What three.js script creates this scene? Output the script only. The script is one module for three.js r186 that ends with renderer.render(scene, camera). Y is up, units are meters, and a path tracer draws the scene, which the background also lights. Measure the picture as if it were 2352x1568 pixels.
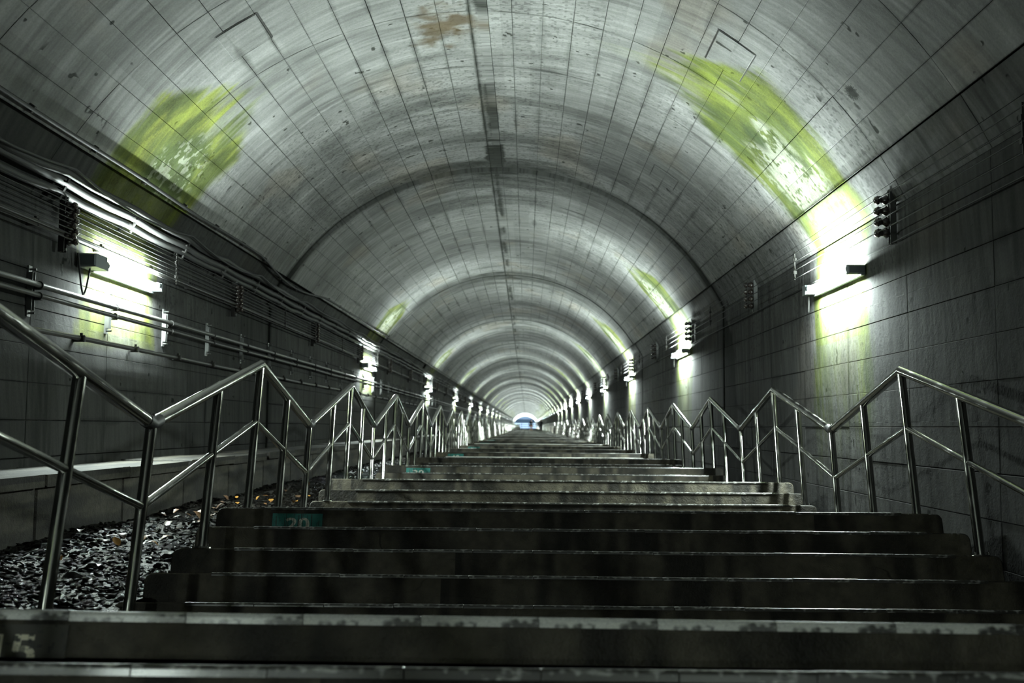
import * as THREE from 'three';
import { mergeGeometries } from 'three/addons/utils/BufferGeometryUtils.js';
import { MarchingCubes } from 'three/addons/objects/MarchingCubes.js';
import { RectAreaLightUniformsLib } from 'three/addons/lights/RectAreaLightUniformsLib.js';
RectAreaLightUniformsLib.init();

// ---------------------------------------------------------------- camera, light, exposure
const scene = new THREE.Scene();
scene.background = new THREE.Color(0x000000);
const renderer = new THREE.WebGLRenderer({ antialias: true });
renderer.toneMapping = THREE.LinearToneMapping;
renderer.toneMappingExposure = 1.08;
renderer.shadowMap.enabled = true;

const RISE = 0.8, RUN = 3.24;                       // one flight with its landing
const TH = Math.atan2(RISE, RUN);                   // slope of the tunnel
const EYE = 0.61;                                   // the camera stands low over a landing
const D2R = Math.PI / 180;
const camera = new THREE.PerspectiveCamera(2 * Math.atan(784 / 2400) / D2R, 2352 / 1568, 0.05, 600);
const lookM = new THREE.Matrix4().makeRotationY(0.8455 * D2R)
  .multiply(new THREE.Matrix4().makeRotationX(4.6623 * D2R)).multiply(new THREE.Matrix4().makeRotationZ(0.45 * D2R));
{
  const m = new THREE.Matrix4().makeRotationX(TH).multiply(lookM);
  camera.quaternion.setFromRotationMatrix(m);
  camera.position.set(0, EYE, 0);
  camera.focus = 6.5;
  camera.userData.fStop = 3.2;
  camera.updateMatrixWorld();
}
scene.add(camera);
const LAMP_COLOR = new THREE.Color().setRGB(0.86, 1.0, 0.95);
const LAMP_POWER = 2000;                             // radiance of the tubes' light
const TUBE_GLOW = 20;

// the tunnel's own frame: X across, N square to the slope, s along it (local z = -s)
const slopeM = new THREE.Matrix4().makeRotationX(TH).setPosition(0, EYE, 0);
const T = (X, N, s) => new THREE.Vector3(X, N, -s).applyMatrix4(slopeM);
const cosT = Math.cos(TH), sinT = Math.sin(TH);

// ---------------------------------------------------------------- helpers
let seed = 7;
const rnd = () => { seed = (Math.imul(seed, 1664525) + 1013904223) >>> 0; return seed / 4294967296; };
const rr = (a, b) => a + (b - a) * rnd();
const clamp = (x, a = 0, b = 1) => x < a ? a : x > b ? b : x;
const sst = (a, b, x) => { const t = clamp((x - a) / (b - a)); return t * t * (3 - 2 * t); };
const lerp = (a, b, t) => a + (b - a) * t;
const NT = new Float32Array(65536);
for (let i = 0; i < 65536; i++) NT[i] = rnd();
function noise(x, y) {
  const xf = Math.floor(x), yf = Math.floor(y);
  let u = x - xf, v = y - yf; u = u * u * (3 - 2 * u); v = v * v * (3 - 2 * v);
  const x0 = xf & 255, x1 = (xf + 1) & 255, y0 = (yf & 255) << 8, y1 = ((yf + 1) & 255) << 8;
  const a = NT[x0 + y0], b = NT[x1 + y0], c = NT[x0 + y1], d = NT[x1 + y1];
  return a + (b - a) * u + (c - a + (a - b - c + d) * u) * v;
}
const fbm = (x, y, o = 4) => { let s = 0, a = 0.5, t = 0; for (let i = 0; i < o; i++) { s += a * noise(x, y); t += a; x = x * 2.03 + 17.1; y = y * 2.03 + 9.7; a *= 0.5; } return s / t; };
const hash = (i, j) => NT[((i * 73 + j * 179 + 31) & 255) + (((i * 37 + j * 91 + 5) & 255) << 8)];
const enc = (x) => Math.round(255 * Math.pow(clamp(x), 1 / 2.2));

const used = new Map();
function numbered(name) {
  const n = used.get(name) ?? 0; used.set(name, n + 1);
  return n ? `${name}_${String(n).padStart(3, '0')}` : name;
}
function shadows(o) { o.castShadow = true; o.receiveShadow = true; return o; }
function mesh(name, geo, mat, parent) { const m = shadows(new THREE.Mesh(geo, mat)); m.name = name; parent.add(m); return m; }
function tag(o, label, category, group) { o.userData.label = label; o.userData.category = category; if (group) o.userData.group = group; return o; }
function thing(name, label, category, group) { const o = new THREE.Group(); o.name = numbered(name); scene.add(o); return tag(o, label, category, group); }
function struct(name, label) { const o = new THREE.Group(); o.name = name; scene.add(o); o.userData.kind = 'structure'; if (label) o.userData.label = label; return o; }
function onSlope(o, X, N, s) { o.position.copy(T(X, N, s)); o.rotation.set(TH, 0, 0); return o; }
function copyOf(o) { const c = o.clone(); c.name = numbered(o.name.replace(/_\d{3}$/, '')); scene.add(c); return c; }

// geometry collectors
const V3 = (x, y, z) => new THREE.Vector3(x, y, z);
function box(w, h, d, x = 0, y = 0, z = 0, bevel = 0) {
  if (!bevel) { const g = new THREE.BoxGeometry(w, h, d); g.translate(x, y, z); return g; }
  const s = new THREE.Shape(); const a = w / 2 - bevel, b = h / 2 - bevel;
  s.moveTo(-a, -b); s.lineTo(a, -b); s.lineTo(a, b); s.lineTo(-a, b); s.closePath();
  const g = new THREE.ExtrudeGeometry(s, { depth: d - 2 * bevel, bevelEnabled: true, bevelSize: bevel, bevelThickness: bevel, bevelSegments: 1 });
  g.translate(x, y, z - d / 2 + bevel); return g;
}
function cyl(r0, r1, h, x, y, z, seg = 12) { const g = new THREE.CylinderGeometry(r0, r1, h, seg); g.translate(x, y, z); return g; }
const merged = (list) => mergeGeometries(list.map((g) => g.index ? g.toNonIndexed() : g));
// a tube along a polyline with mitred corners
function sweep(pts, r, seg = 10, caps = true) {
  const n = pts.length, pos = [], nor = [], uv = [], idx = [];
  const dirs = []; for (let i = 0; i < n - 1; i++) dirs.push(pts[i + 1].clone().sub(pts[i]).normalize());
  let up = Math.abs(dirs[0].y) < 0.9 ? V3(0, 1, 0) : V3(1, 0, 0), len = 0;
  for (let i = 0; i < n; i++) {
    const d0 = dirs[Math.max(0, i - 1)], d1 = dirs[Math.min(n - 2, i)];
    const t = d0.clone().add(d1).normalize(), side = V3().crossVectors(d0, up).normalize(); up = V3().crossVectors(side, d0).normalize();
    const k = 1 / Math.max(0.3, t.dot(d0));
    if (i) len += pts[i].distanceTo(pts[i - 1]);
    for (let j = 0; j <= seg; j++) {
      const a = j / seg * Math.PI * 2, q = side.clone().multiplyScalar(Math.cos(a)).addScaledVector(up, Math.sin(a)), nn = q.clone();
      // move along d0 to the mitre plane
      const off = q.multiplyScalar(r), along = -off.dot(t) / t.dot(d0);
      off.addScaledVector(d0, along);
      pos.push(pts[i].x + off.x, pts[i].y + off.y, pts[i].z + off.z); nor.push(nn.x, nn.y, nn.z); uv.push(j / seg, len);
    }
  }
  for (let i = 0; i < n - 1; i++) for (let j = 0; j < seg; j++) { const a = i * (seg + 1) + j, b = a + seg + 1; idx.push(a, b, a + 1, a + 1, b, b + 1); }
  if (caps) for (const [i, flip] of [[0, 0], [n - 1, 1]]) {
    const c = pos.length / 3, d = dirs[flip ? n - 2 : 0].clone().multiplyScalar(flip ? 1 : -1);
    pos.push(pts[i].x, pts[i].y, pts[i].z); nor.push(d.x, d.y, d.z); uv.push(0, 0);
    for (let j = 0; j <= seg; j++) { const q = (i * (seg + 1) + j) * 3; pos.push(pos[q], pos[q + 1], pos[q + 2]); nor.push(d.x, d.y, d.z); uv.push(0, 0); }
    for (let j = 0; j < seg; j++) flip ? idx.push(c, c + 2 + j, c + 1 + j) : idx.push(c, c + 1 + j, c + 2 + j);
  }
  const g = new THREE.BufferGeometry();
  g.setAttribute('position', new THREE.Float32BufferAttribute(pos, 3)); g.setAttribute('normal', new THREE.Float32BufferAttribute(nor, 3));
  g.setAttribute('uv', new THREE.Float32BufferAttribute(uv, 2)); g.setIndex(idx); return g;
}
function dataTex(w, h, fill, srgb = true) {
  const d = new Uint8Array(w * h * 4), o = [0, 0, 0];
  for (let y = 0; y < h; y++) for (let x = 0; x < w; x++) {
    fill(x, y, o); const q = (y * w + x) * 4;
    if (srgb) { d[q] = enc(o[0]); d[q + 1] = enc(o[1]); d[q + 2] = enc(o[2]); } else { d[q] = 255 * clamp(o[0]); d[q + 1] = 255 * clamp(o[1]); d[q + 2] = 255 * clamp(o[2]); }
    d[q + 3] = 255;
  }
  const t = new THREE.DataTexture(d, w, h); t.magFilter = t.minFilter = THREE.LinearFilter;
  if (srgb) t.colorSpace = THREE.SRGBColorSpace; t.needsUpdate = true; return t;
}

// ---------------------------------------------------------------- the tunnel's section
const XC = -0.43, N0 = 0.104, RAD = 3.44, A1 = 3.84, NW = N0 + RAD * Math.cos(A1 / RAD), HALF = RAD * Math.sin(A1 / RAD), NB = -1.06;
const AMAX = A1 + NW - NB;
const GROOVE_R = 3.47, LIP_L = 3.38;
function prof(a, off = 0) {                          // arc coordinate -> X, N and the inward normal
  const t = Math.sign(a) || 1, m = Math.abs(a);
  if (m <= A1) { const g = a / RAD; return [XC + (RAD + off) * Math.sin(g), N0 + (RAD + off) * Math.cos(g), -Math.sin(g), -Math.cos(g)]; }
  return [XC + t * (HALF + off), NW - (m - A1), -t, 0];
}
const RING = 10, RING0 = 14.14, STRIP = 1.365, S_END = 266;
const rowsOf = (j) => { const s1 = RING0 + RING * j, r = []; for (let s = s1; s > s1 - RING + 0.2; s -= STRIP) r.unshift(s); r.unshift(s1 - RING); return r; };
const colsR = []; for (let i = 0; i <= 12; i++) colsR.push(0.28 + (GROOVE_R - 0.28) * i / 12);
const colsL = []; for (let i = 0; i <= 12; i++) colsL.push(-(0.09 + (LIP_L - 0.09) * i / 12));
const vaultCols = [...colsL.slice().reverse(), 0.07, ...colsR];
const wallCols = [0.265 * 0]; { let w = 0; while (w < NW - NB - 0.1) { w += 0.2655; wallCols.push(Math.min(w, NW - NB)); } }

// ---------------------------------------------------------------- lamp places
const lampsR = [], lampsL = [];
for (let k = -2; k < 29; k++) if (k !== -1) lampsR.push({ s: 8.85 + 8.85 * k, k });
for (let k = -1; k < 18; k++) lampsL.push({ s: 8.92 + 13.9 * k, k });
for (const l of [...lampsR, ...lampsL]) { l.tip = 1.7 + 0.9 * hash(l.k + 9, 3); l.w = 0.85 + 0.3 * hash(l.k + 4, 8); l.gain = 0.75 + 0.5 * hash(l.k + 2, 5); }
lampsR.find((l) => l.k === 0).tip = 1.65; lampsL.find((l) => l.k === 0).tip = 2.2;
for (const l of lampsR) if (l.k === 0) { l.w = 1; l.gain = 1.2; } for (const l of lampsL) if (l.k === 0) { l.w = 1; l.gain = 1.2; }

// ---------------------------------------------------------------- concrete with seams, stains and moss
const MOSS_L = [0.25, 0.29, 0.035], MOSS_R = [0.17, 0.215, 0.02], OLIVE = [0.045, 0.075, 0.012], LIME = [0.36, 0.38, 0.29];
function seamDist(list, x) { let best = 9; for (const v of list) { const d = Math.abs(v - x); if (d < best) best = d; } return best; }
const seamRowsCache = new Map();
function concrete(s, a, o) {
  const m = Math.abs(a), wall = m > (a > 0 ? GROOVE_R : LIP_L);   // below the lip: the walls, their dim light painted in as darker concrete
  const warp = fbm(s * 0.9, a * 0.9 + 40, 3) - 0.5;
  // formwork streaks run across the boards
  const st = noise(s * 26 + a * 5 + warp * 3, a * 1.7 + 7), st2 = noise(s * 60 + a * 9, a * 4.1 + 90), grain = noise(s * 110, a * 110);
  const blot = fbm(s * 0.45 + 3, a * 0.55 + 11, 4), fine = fbm(s * 5, a * 3.2 + 60, 3);
  let k = 0.37 * (0.55 + 0.85 * blot) * (0.68 + 0.42 * st + 0.22 * st2) * (0.78 + 0.44 * fine) * (0.9 + 0.2 * grain);
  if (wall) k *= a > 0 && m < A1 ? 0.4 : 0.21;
  k *= 1 - 0.35 * sst(0.6, 0.8, noise(s * 45 + a * 11, a * 38)) * sst(0.35, 0.65, blot);
  let r = k, g = k * 1.005, b = k * 0.985;
  // seams
  const ring = Math.floor((s - RING0) / RING) + 1; let rows = seamRowsCache.get(ring); if (!rows) seamRowsCache.set(ring, rows = rowsOf(ring));
  const ds = seamDist(rows, s), da = m > A1 ? Math.abs(((m - A1) / 0.2655 + 0.5) % 1 - 0.5) * 0.2655 : seamDist(vaultCols, a);
  const i = Math.floor(s / STRIP), j = Math.floor((a + 20) / 0.2655);
  const tone = 0.9 + 0.2 * hash(i, j); r *= tone; g *= tone; b *= tone;
  const ns = noise(s * 3 + 50, a * 3), dirt = fbm(s * 2.2 + 20, a * 2.2, 3);
  let q = (1 - sst(0.004, 0.018 + 0.05 * sst(0.5, 0.8, ns), ds)) * (0.15 + 0.75 * dirt * sst(0.3, 0.6, noise(s * 0.9, a * 1.4 + 12)));
  q = Math.max(q, (1 - sst(0.003, 0.012 + 0.05 * sst(0.55, 0.85, noise(s * 1.7, a * 2 + 77)), da)) * (0.1 + 0.7 * dirt * sst(0.3, 0.65, noise(s * 0.8 + 33, a * 1.1))));
  // the joint between two castings leaks
  const dj = Math.abs(((s - RING0) % RING + RING * 1.5) % RING - RING / 2);
  q = Math.max(q, (1 - sst(0.05, 0.13 + 0.25 * ns, dj)) * (0.6 + 0.4 * dirt));
  // soot and damp smears drawn across the vault
  if (!wall) {
    const sm = fbm(s * 2.6 + 5, a * 0.45 + 30, 4), crown = Math.exp(-m * m * 0.35);
    const by = sst(1.7, 0.1, dj) * (s < RING0 || dj < 0.6 ? 1 : 0.5), gr = fbm(s * 7 + 3, a * 5, 3);
    q = Math.max(q, sst(0.5 - 0.1 * by, 0.68 - 0.1 * by, sm) * (0.3 + 0.55 * crown) * (0.6 + 0.4 * by) * (0.55 + 0.9 * gr));
    const leak = Math.exp(-Math.pow((a + 0.02 + 0.02 * (ns - 0.5)) / 0.06, 2)) * sst(0.40, 0.72, fbm(s * 1.3, a * 6 + 3, 4)) + Math.exp(-Math.pow((a + 0.09) / 0.02, 2)) * (0.75 + 0.3 * dirt);
    q = Math.max(q, clamp(leak * (0.7 + 0.6 * gr)));
    const near = sst(0.68, 0.58, Math.abs(s - (Math.round((s - RING0) / RING) * RING + RING0) + 0.76) + 0.7 * (dirt - 0.5) + 0.3 * (st - 0.5)) * sst(0.14, 0.09, m + 0.12 * (gr - 0.5) + 0.05 * (ns - 0.5)) * (ring === 0 ? 1 : 0.5 * hash(ring, 12));
    q = Math.max(q, near * (0.85 + 0.3 * dirt));
  } else {
    const drip = noise(s * 9 + 3, a * 0.5) * 0.6 + noise(s * 23, a * 0.8 + 8) * 0.4;
    q = Math.max(q, sst(0.55, 0.85, drip) * 0.45);
  }
  // black ragged band running down the right wall beside a joint
  if (a > A1 - 0.3 && s > 12.9 && s < 14.2) {
    const down = m - A1, wd = 0.12 + 0.75 * sst(0.0, 0.75, down), e = (14.14 - s) / wd + 0.35 * (fbm(s * 6, a * 2.5, 3) - 0.5) + 0.2 * (st - 0.5);
    q = Math.max(q, sst(1.08, 0.86, e) * (0.82 + 0.3 * (dirt - 0.5)));
  }
  // pock marks
  const pk = noise(s * 9 + 71, a * 9 + 13); if (pk > 0.9) q = Math.max(q, sst(0.9, 0.955, pk) * sst(0.45, 0.6, noise(s * 33, a * 33)));
  const spot = Math.hypot((s - 7.04) / 1.3, a - 3.02); q = Math.max(q, sst(0.075, 0.035, spot + 0.03 * (grain - 0.5)) * 0.92);
  r *= 1 - q * 0.82; g *= 1 - q * 0.81; b *= 1 - q * 0.83;
  // rust-brown leak beside the crown
  const br = sst(0.85, 0.35, Math.hypot((s - 9.0) / 0.6, (a + 0.34) / 0.4) + 1.0 * (fbm(s * 6, a * 6 + 3, 3) - 0.5));
  if (br > 0) { const w = br * 0.85, dk = 0.5 + 0.9 * fine; r = lerp(r, 0.125 * dk, w); g = lerp(g, 0.085 * dk, w); b = lerp(b, 0.037 * dk, w); }
  const ru = sst(0.62, 0.8, fbm(s * 0.8 + 90, a * 1.2 + 9, 4)) * 0.35; r *= 1 + 0.12 * ru; g *= 1 - 0.06 * ru; b *= 1 - 0.25 * ru;
  // moss round each lamp
  const lamps = a > 0 ? lampsR : lampsL;
  for (const l of lamps) {
    let dx = s - l.s; if (dx < -1.8 || dx > 1.8) continue;
    const right = a > 0, lip = right ? GROOVE_R : LIP_L;
    dx += (noise(s * 1.6 + l.k * 7, a * 1.6) - 0.5) * 0.3 + (st - 0.5) * 0.12 + (fine - 0.5) * 0.18;
    let h, end = 1, col = 0;
    if (m < lip) {
      const t = (m - l.tip) / (lip - l.tip); if (t < -0.35) continue;
      h = (t < 0.45 ? lerp(0.25, 1.02, clamp((t + 0.1) / 0.5)) : lerp(1.02, 0.93, (t - 0.45) / 0.55)) * l.w;
      end = sst(-0.3, 0.35, t + (st - 0.5) * 0.5 + (ns - 0.5) * 0.4);
    } else {
      h = 0.9 * l.w; const stop = right ? 5.6 : 4.86;
      end = right ? sst(stop + 0.4, stop - 0.9, m + (st - 0.5) * 0.6) : sst(stop, stop - 0.12, m + (ns - 0.5) * 0.1);
    }
    const ad = Math.abs(dx);
    let mo = sst(h + 0.05, h - 0.16, ad) * end * clamp(l.gain);
    if (mo <= 0) continue;
    const patch = fbm(s * 3.1 + l.k, a * 2.3 + 5, 3);
    mo *= sst(0.16, 0.42, patch + end * 0.22);
    // olive patches and ragged pale lime crust, lamp sparkle painted into its colour
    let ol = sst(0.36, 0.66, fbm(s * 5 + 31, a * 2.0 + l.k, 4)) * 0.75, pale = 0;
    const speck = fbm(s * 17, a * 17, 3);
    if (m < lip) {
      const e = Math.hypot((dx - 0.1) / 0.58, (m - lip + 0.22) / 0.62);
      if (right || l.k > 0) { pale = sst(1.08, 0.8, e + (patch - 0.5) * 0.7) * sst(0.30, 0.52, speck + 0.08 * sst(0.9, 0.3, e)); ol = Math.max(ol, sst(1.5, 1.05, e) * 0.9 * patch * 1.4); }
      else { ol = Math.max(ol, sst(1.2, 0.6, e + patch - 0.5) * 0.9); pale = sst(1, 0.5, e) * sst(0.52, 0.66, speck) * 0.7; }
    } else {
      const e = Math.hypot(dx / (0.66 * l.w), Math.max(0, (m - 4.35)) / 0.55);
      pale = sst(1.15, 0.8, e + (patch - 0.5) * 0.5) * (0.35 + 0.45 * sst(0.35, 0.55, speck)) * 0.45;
      ol *= 0.5 + 0.5 * sst(0.3, 0.7, ad / h);
      if (m > 4.7) mo *= 0.35 + 0.5 * sst(0.25, 0.9, ad / h) + 0.15 * patch;
    }
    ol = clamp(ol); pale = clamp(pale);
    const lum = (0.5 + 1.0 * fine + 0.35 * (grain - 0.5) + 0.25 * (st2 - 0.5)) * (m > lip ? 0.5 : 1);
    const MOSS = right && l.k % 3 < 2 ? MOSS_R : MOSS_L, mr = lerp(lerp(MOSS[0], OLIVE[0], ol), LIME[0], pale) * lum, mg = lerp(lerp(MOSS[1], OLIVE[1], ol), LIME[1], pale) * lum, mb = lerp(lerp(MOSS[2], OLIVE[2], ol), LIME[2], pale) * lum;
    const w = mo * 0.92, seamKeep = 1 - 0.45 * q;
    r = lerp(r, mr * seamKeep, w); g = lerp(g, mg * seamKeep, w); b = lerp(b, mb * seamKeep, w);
  }
  o[0] = r * 0.56; o[1] = g * 0.56; o[2] = b * 0.56;
}
const sections = [
  { s0: 4.1, s1: 14.2, a0: -AMAX, a1: 0, w: 2048, h: 2048 }, { s0: 4.1, s1: 14.2, a0: 0, a1: AMAX, w: 2048, h: 2048 },
  { s0: 14.1, s1: 34.2, a0: -AMAX, a1: AMAX, w: 2048, h: 2048 }, { s0: 34.1, s1: 104.2, a0: -AMAX, a1: AMAX, w: 2048, h: 1024 },
  { s0: 104.1, s1: S_END + 1, a0: -AMAX, a1: AMAX, w: 1024, h: 512 }, { s0: -16, s1: 4.2, a0: -AMAX, a1: AMAX, w: 512, h: 512 }];
const bumpTex = dataTex(512, 512, (x, y, o) => {
  const X = x / 512, Y = y / 512, t = (f, q) => { const a = noise(X * f + q, Y * f), b = noise((X - 1) * f + q, Y * f), w = sst(0.8, 1, X); return a * (1 - w) + b * w; };
  o[0] = o[1] = o[2] = 0.45 * t(9, 3) + 0.3 * t(31, 9) + 0.25 * t(110, 40);
}, false);
bumpTex.wrapS = bumpTex.wrapT = THREE.RepeatWrapping;
for (const c of sections) {
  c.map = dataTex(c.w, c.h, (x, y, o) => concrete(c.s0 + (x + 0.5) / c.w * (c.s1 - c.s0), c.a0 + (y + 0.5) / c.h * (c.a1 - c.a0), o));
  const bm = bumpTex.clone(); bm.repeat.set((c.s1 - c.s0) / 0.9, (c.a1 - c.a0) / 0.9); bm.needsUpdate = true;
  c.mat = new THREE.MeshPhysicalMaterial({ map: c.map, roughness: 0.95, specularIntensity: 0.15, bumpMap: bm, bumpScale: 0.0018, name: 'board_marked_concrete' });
}
const sectionAt = (s, a) => sections.find((c) => s >= c.s0 && s <= c.s1 && a >= c.a0 && a <= c.a1);
const jointMat = new THREE.MeshStandardMaterial({ color: new THREE.Color().setRGB(0.17, 0.171, 0.167), roughness: 0.95, name: 'raw_concrete' });

// one board-marked panel: front face with bevelled edges and sides that run back into the joint
function panelGeo(s0, s1, a0, a1, lift, sec, nA, nS = 1) {
  const P = [], Nn = [], U = [], b = 0.0022, deep = 0.11;
  const pt = (s, a, off) => { const p = prof(a, off); return [p[0], p[1], -s, p[2], p[3]]; };
  const uvOf = (s, a) => [clamp((s - sec.s0) / (sec.s1 - sec.s0)), clamp((a - sec.a0) / (sec.a1 - sec.a0))];
  const ss = [s0, s0 + b, ...Array.from({ length: nS - 1 }, (_, i) => lerp(s0, s1, (i + 1) / nS)), s1 - b, s1];
  const as = [a0, a0 + b]; for (let i = 1; i < nA; i++) as.push(lerp(a0, a1, i / nA)); as.push(a1 - b, a1);
  const quad = (q, flat) => { // q: four [s, a, off]
    const v = q.map((e) => pt(...e)), t = q.map((e) => uvOf(e[0], e[1]));
    let fn = null;
    if (flat) { const e1 = V3(v[1][0] - v[0][0], v[1][1] - v[0][1], v[1][2] - v[0][2]), e2 = V3(v[2][0] - v[0][0], v[2][1] - v[0][1], v[2][2] - v[0][2]); fn = e2.cross(e1).normalize(); }
    for (const i of [0, 2, 1, 0, 3, 2]) { P.push(v[i][0], v[i][1], v[i][2]); fn ? Nn.push(fn.x, fn.y, fn.z) : Nn.push(v[i][3], v[i][4], 0); U.push(...t[i]); }
  };
  const offAt = (i, j, ni, nj) => (i === 0 || j === 0 || i === ni - 1 || j === nj - 1) ? lift + b : lift;
  const fine = ss.length, fa = as.length;
  for (let i = 0; i < fine - 1; i++) for (let j = 0; j < fa - 1; j++) {
    const edge = i === 0 || i === fine - 2 || j === 0 || j === fa - 2;
    quad([[ss[i], as[j], offAt(i, j, fine, fa)], [ss[i], as[j + 1], offAt(i, j + 1, fine, fa)], [ss[i + 1], as[j + 1], offAt(i + 1, j + 1, fine, fa)], [ss[i + 1], as[j], offAt(i + 1, j, fine, fa)]], edge);
  }
  quad([[s0, a0, lift + deep], [s0, a1, lift + deep], [s0, a1, lift + b], [s0, a0, lift + b]], true);
  quad([[s1, a0, lift + b], [s1, a1, lift + b], [s1, a1, lift + deep], [s1, a0, lift + deep]], true);
  quad([[s0, a0, lift + b], [s1, a0, lift + b], [s1, a0, lift + deep], [s0, a0, lift + deep]], true);
  quad([[s0, a1, lift + deep], [s1, a1, lift + deep], [s1, a1, lift + b], [s0, a1, lift + b]], true);
  const g = new THREE.BufferGeometry();
  g.setAttribute('position', new THREE.Float32BufferAttribute(P, 3)); g.setAttribute('normal', new THREE.Float32BufferAttribute(Nn, 3)); g.setAttribute('uv', new THREE.Float32BufferAttribute(U, 2));
  return g;
}
// smooth shell of the section from s0 to s1 and a0 to a1, moved out by off
function shellGeo(s0, s1, a0, a1, off, sec, step = 5, na = 0) {
  const nS = Math.max(1, Math.round((s1 - s0) / step)), nA = na || Math.max(1, Math.round(Math.abs(a1 - a0) / 0.22)), P = [], Nn = [], U = [], I = [];
  for (let i = 0; i <= nS; i++) for (let j = 0; j <= nA; j++) {
    const s = lerp(s0, s1, i / nS), a = lerp(a0, a1, j / nA), p = prof(a, off);
    P.push(p[0], p[1], -s); Nn.push(p[2], p[3], 0);
    U.push(sec ? clamp((s - sec.s0) / (sec.s1 - sec.s0)) : s, sec ? clamp((a - sec.a0) / (sec.a1 - sec.a0)) : a);
  }
  for (let i = 0; i < nS; i++) for (let j = 0; j < nA; j++) { const q = i * (nA + 1) + j, w = q + nA + 1; I.push(q, w, q + 1, q + 1, w, w + 1); }
  const g = new THREE.BufferGeometry();
  g.setAttribute('position', new THREE.Float32BufferAttribute(P, 3)); g.setAttribute('normal', new THREE.Float32BufferAttribute(Nn, 3)); g.setAttribute('uv', new THREE.Float32BufferAttribute(U, 2)); g.setIndex(I);
  return g;
}
const inv = new THREE.Matrix4().copy(lookM).invert();
function pix(X, N, s) { const v = V3(X, N, -s).applyMatrix4(inv); return v.z > -0.3 ? null : [1176 + 2400 * v.x / -v.z, 784 - 2400 * v.y / -v.z]; }
function sizeInView(s0, s1, a0, a1) {
  const q = [[s0, a0], [s0, a1], [s1, a1], [s1, a0]].map(([s, a]) => { const p = prof(a); return pix(p[0], p[1], s); });
  if (q.some((e) => !e)) return 0;
  const cx = q.reduce((t, e) => t + e[0], 0) / 4, cy = q.reduce((t, e) => t + e[1], 0) / 4;
  if (q.every((e) => e[0] < 0) || q.every((e) => e[0] > 2352) || q.every((e) => e[1] < 0) || cy > 1300) return 0;
  let A = 0; for (let i = 0; i < 4; i++) { const a = q[i], b = q[(i + 1) % 4]; A += a[0] * b[1] - a[1] * b[0]; }
  return Math.abs(A) / 2;
}
const PANEL_END = 34.14, PANEL_START = 4.14;
function buildSurface(name, label, cols, liftOf) {
  const grp = struct(name, label); onSlope(grp, 0, 0, 0);
  const list = [];
  for (let ring = 0; ring < 3; ring++) {
    const rows = rowsOf(ring);
    for (let i = 0; i < rows.length - 1; i++) for (let j = 0; j < cols.length - 1; j++) {
      const [ca, cb] = [cols[j], cols[j + 1]].sort((x, y) => x - y);
      const gs = 0.0008 + 0.003 * Math.pow(hash(i + ring * 9, 17), 2), ga = 0.0006 + 0.0026 * Math.pow(hash(j, 5 + ring), 2);
      let s0 = rows[i] + gs, s1 = rows[i + 1] - gs;
      if (i === 0) s0 += 0.06; if (i === rows.length - 2) s1 -= 0.05;
      list.push({ s0, s1, a0: ca + ga, a1: cb - ga, lift: (ring > 0 && name === 'ceiling' ? -0.03 : 0) + (liftOf ? liftOf(ca, cb) : 0) + 0.003 * (hash(i + ring * 11, j + 3) - 0.5) });
    }
  }
  for (const p of list) { p.size = sizeInView(p.s0, p.s1, p.a0, p.a1); p.sec = sectionAt(p.s0 + 0.02, (p.a0 + p.a1) / 2); }
  list.sort((x, y) => y.size - x.size);
  const rest = new Map();
  list.forEach((p, n) => {
    const single = n < 300 && p.size > 60, g = panelGeo(p.s0, p.s1, p.a0, p.a1, p.lift, p.sec, name === 'ceiling' ? 2 : 1);
    if (single) mesh('formwork_panel', g, p.sec.mat, grp);
    else { if (!rest.has(p.sec)) rest.set(p.sec, []); rest.get(p.sec).push(g); }
  });
  for (const [sec, gs] of rest) { const m = mesh('far_formwork_panels', mergeGeometries(gs), sec.mat, grp); m.userData.kind = 'stuff'; }
  return grp;
}
const ceiling = buildSurface('ceiling', 'board-marked concrete tunnel vault with green moss and dark joints', vaultCols);
const leftCols = [-LIP_L, -(LIP_L + 0.24), -A1, ...wallCols.slice(1).map((w) => -(A1 + w))];
const rightCols = [GROOVE_R + 0.008, GROOVE_R + 0.21, A1, ...wallCols.slice(1).map((w) => A1 + w)];
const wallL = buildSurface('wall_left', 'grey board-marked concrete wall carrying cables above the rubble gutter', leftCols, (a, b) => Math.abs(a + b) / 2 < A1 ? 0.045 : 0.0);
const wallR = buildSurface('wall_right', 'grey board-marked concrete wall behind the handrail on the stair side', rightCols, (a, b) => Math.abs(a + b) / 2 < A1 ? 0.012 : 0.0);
// backing seen in the joints, plain lining further away, outer skin
for (const [grp, a0, a1] of [[ceiling, -LIP_L, GROOVE_R + 0.008], [wallL, -AMAX, -LIP_L], [wallR, GROOVE_R + 0.008, AMAX]]) {
  mesh('joint_bed', shellGeo(PANEL_START, PANEL_END, a0, a1, grp === ceiling ? 0.24 : 0.1, null, 5), jointMat, grp);
  for (const sec of sections.slice(3)) {
    const s0 = sec === sections[3] ? PANEL_END : sec === sections[4] ? 104.14 : -16, s1 = sec === sections[3] ? 104.14 : sec === sections[4] ? S_END : PANEL_START;
    mesh('lining', shellGeo(s0, s1, a0, a1, -0.03 * (s0 > 20 && grp === ceiling), sec, 6), sec.mat, grp);
  }
  mesh('outer_skin', shellGeo(-16, S_END, a0, a1, 0.45, null, 30), jointMat, grp);
}
// the groove along the springing of the right side
mesh('springing_groove', shellGeo(PANEL_START, PANEL_END, GROOVE_R - 0.01, GROOVE_R + 0.025, 0.1, null, 5, 1), jointMat, wallR);
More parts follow.
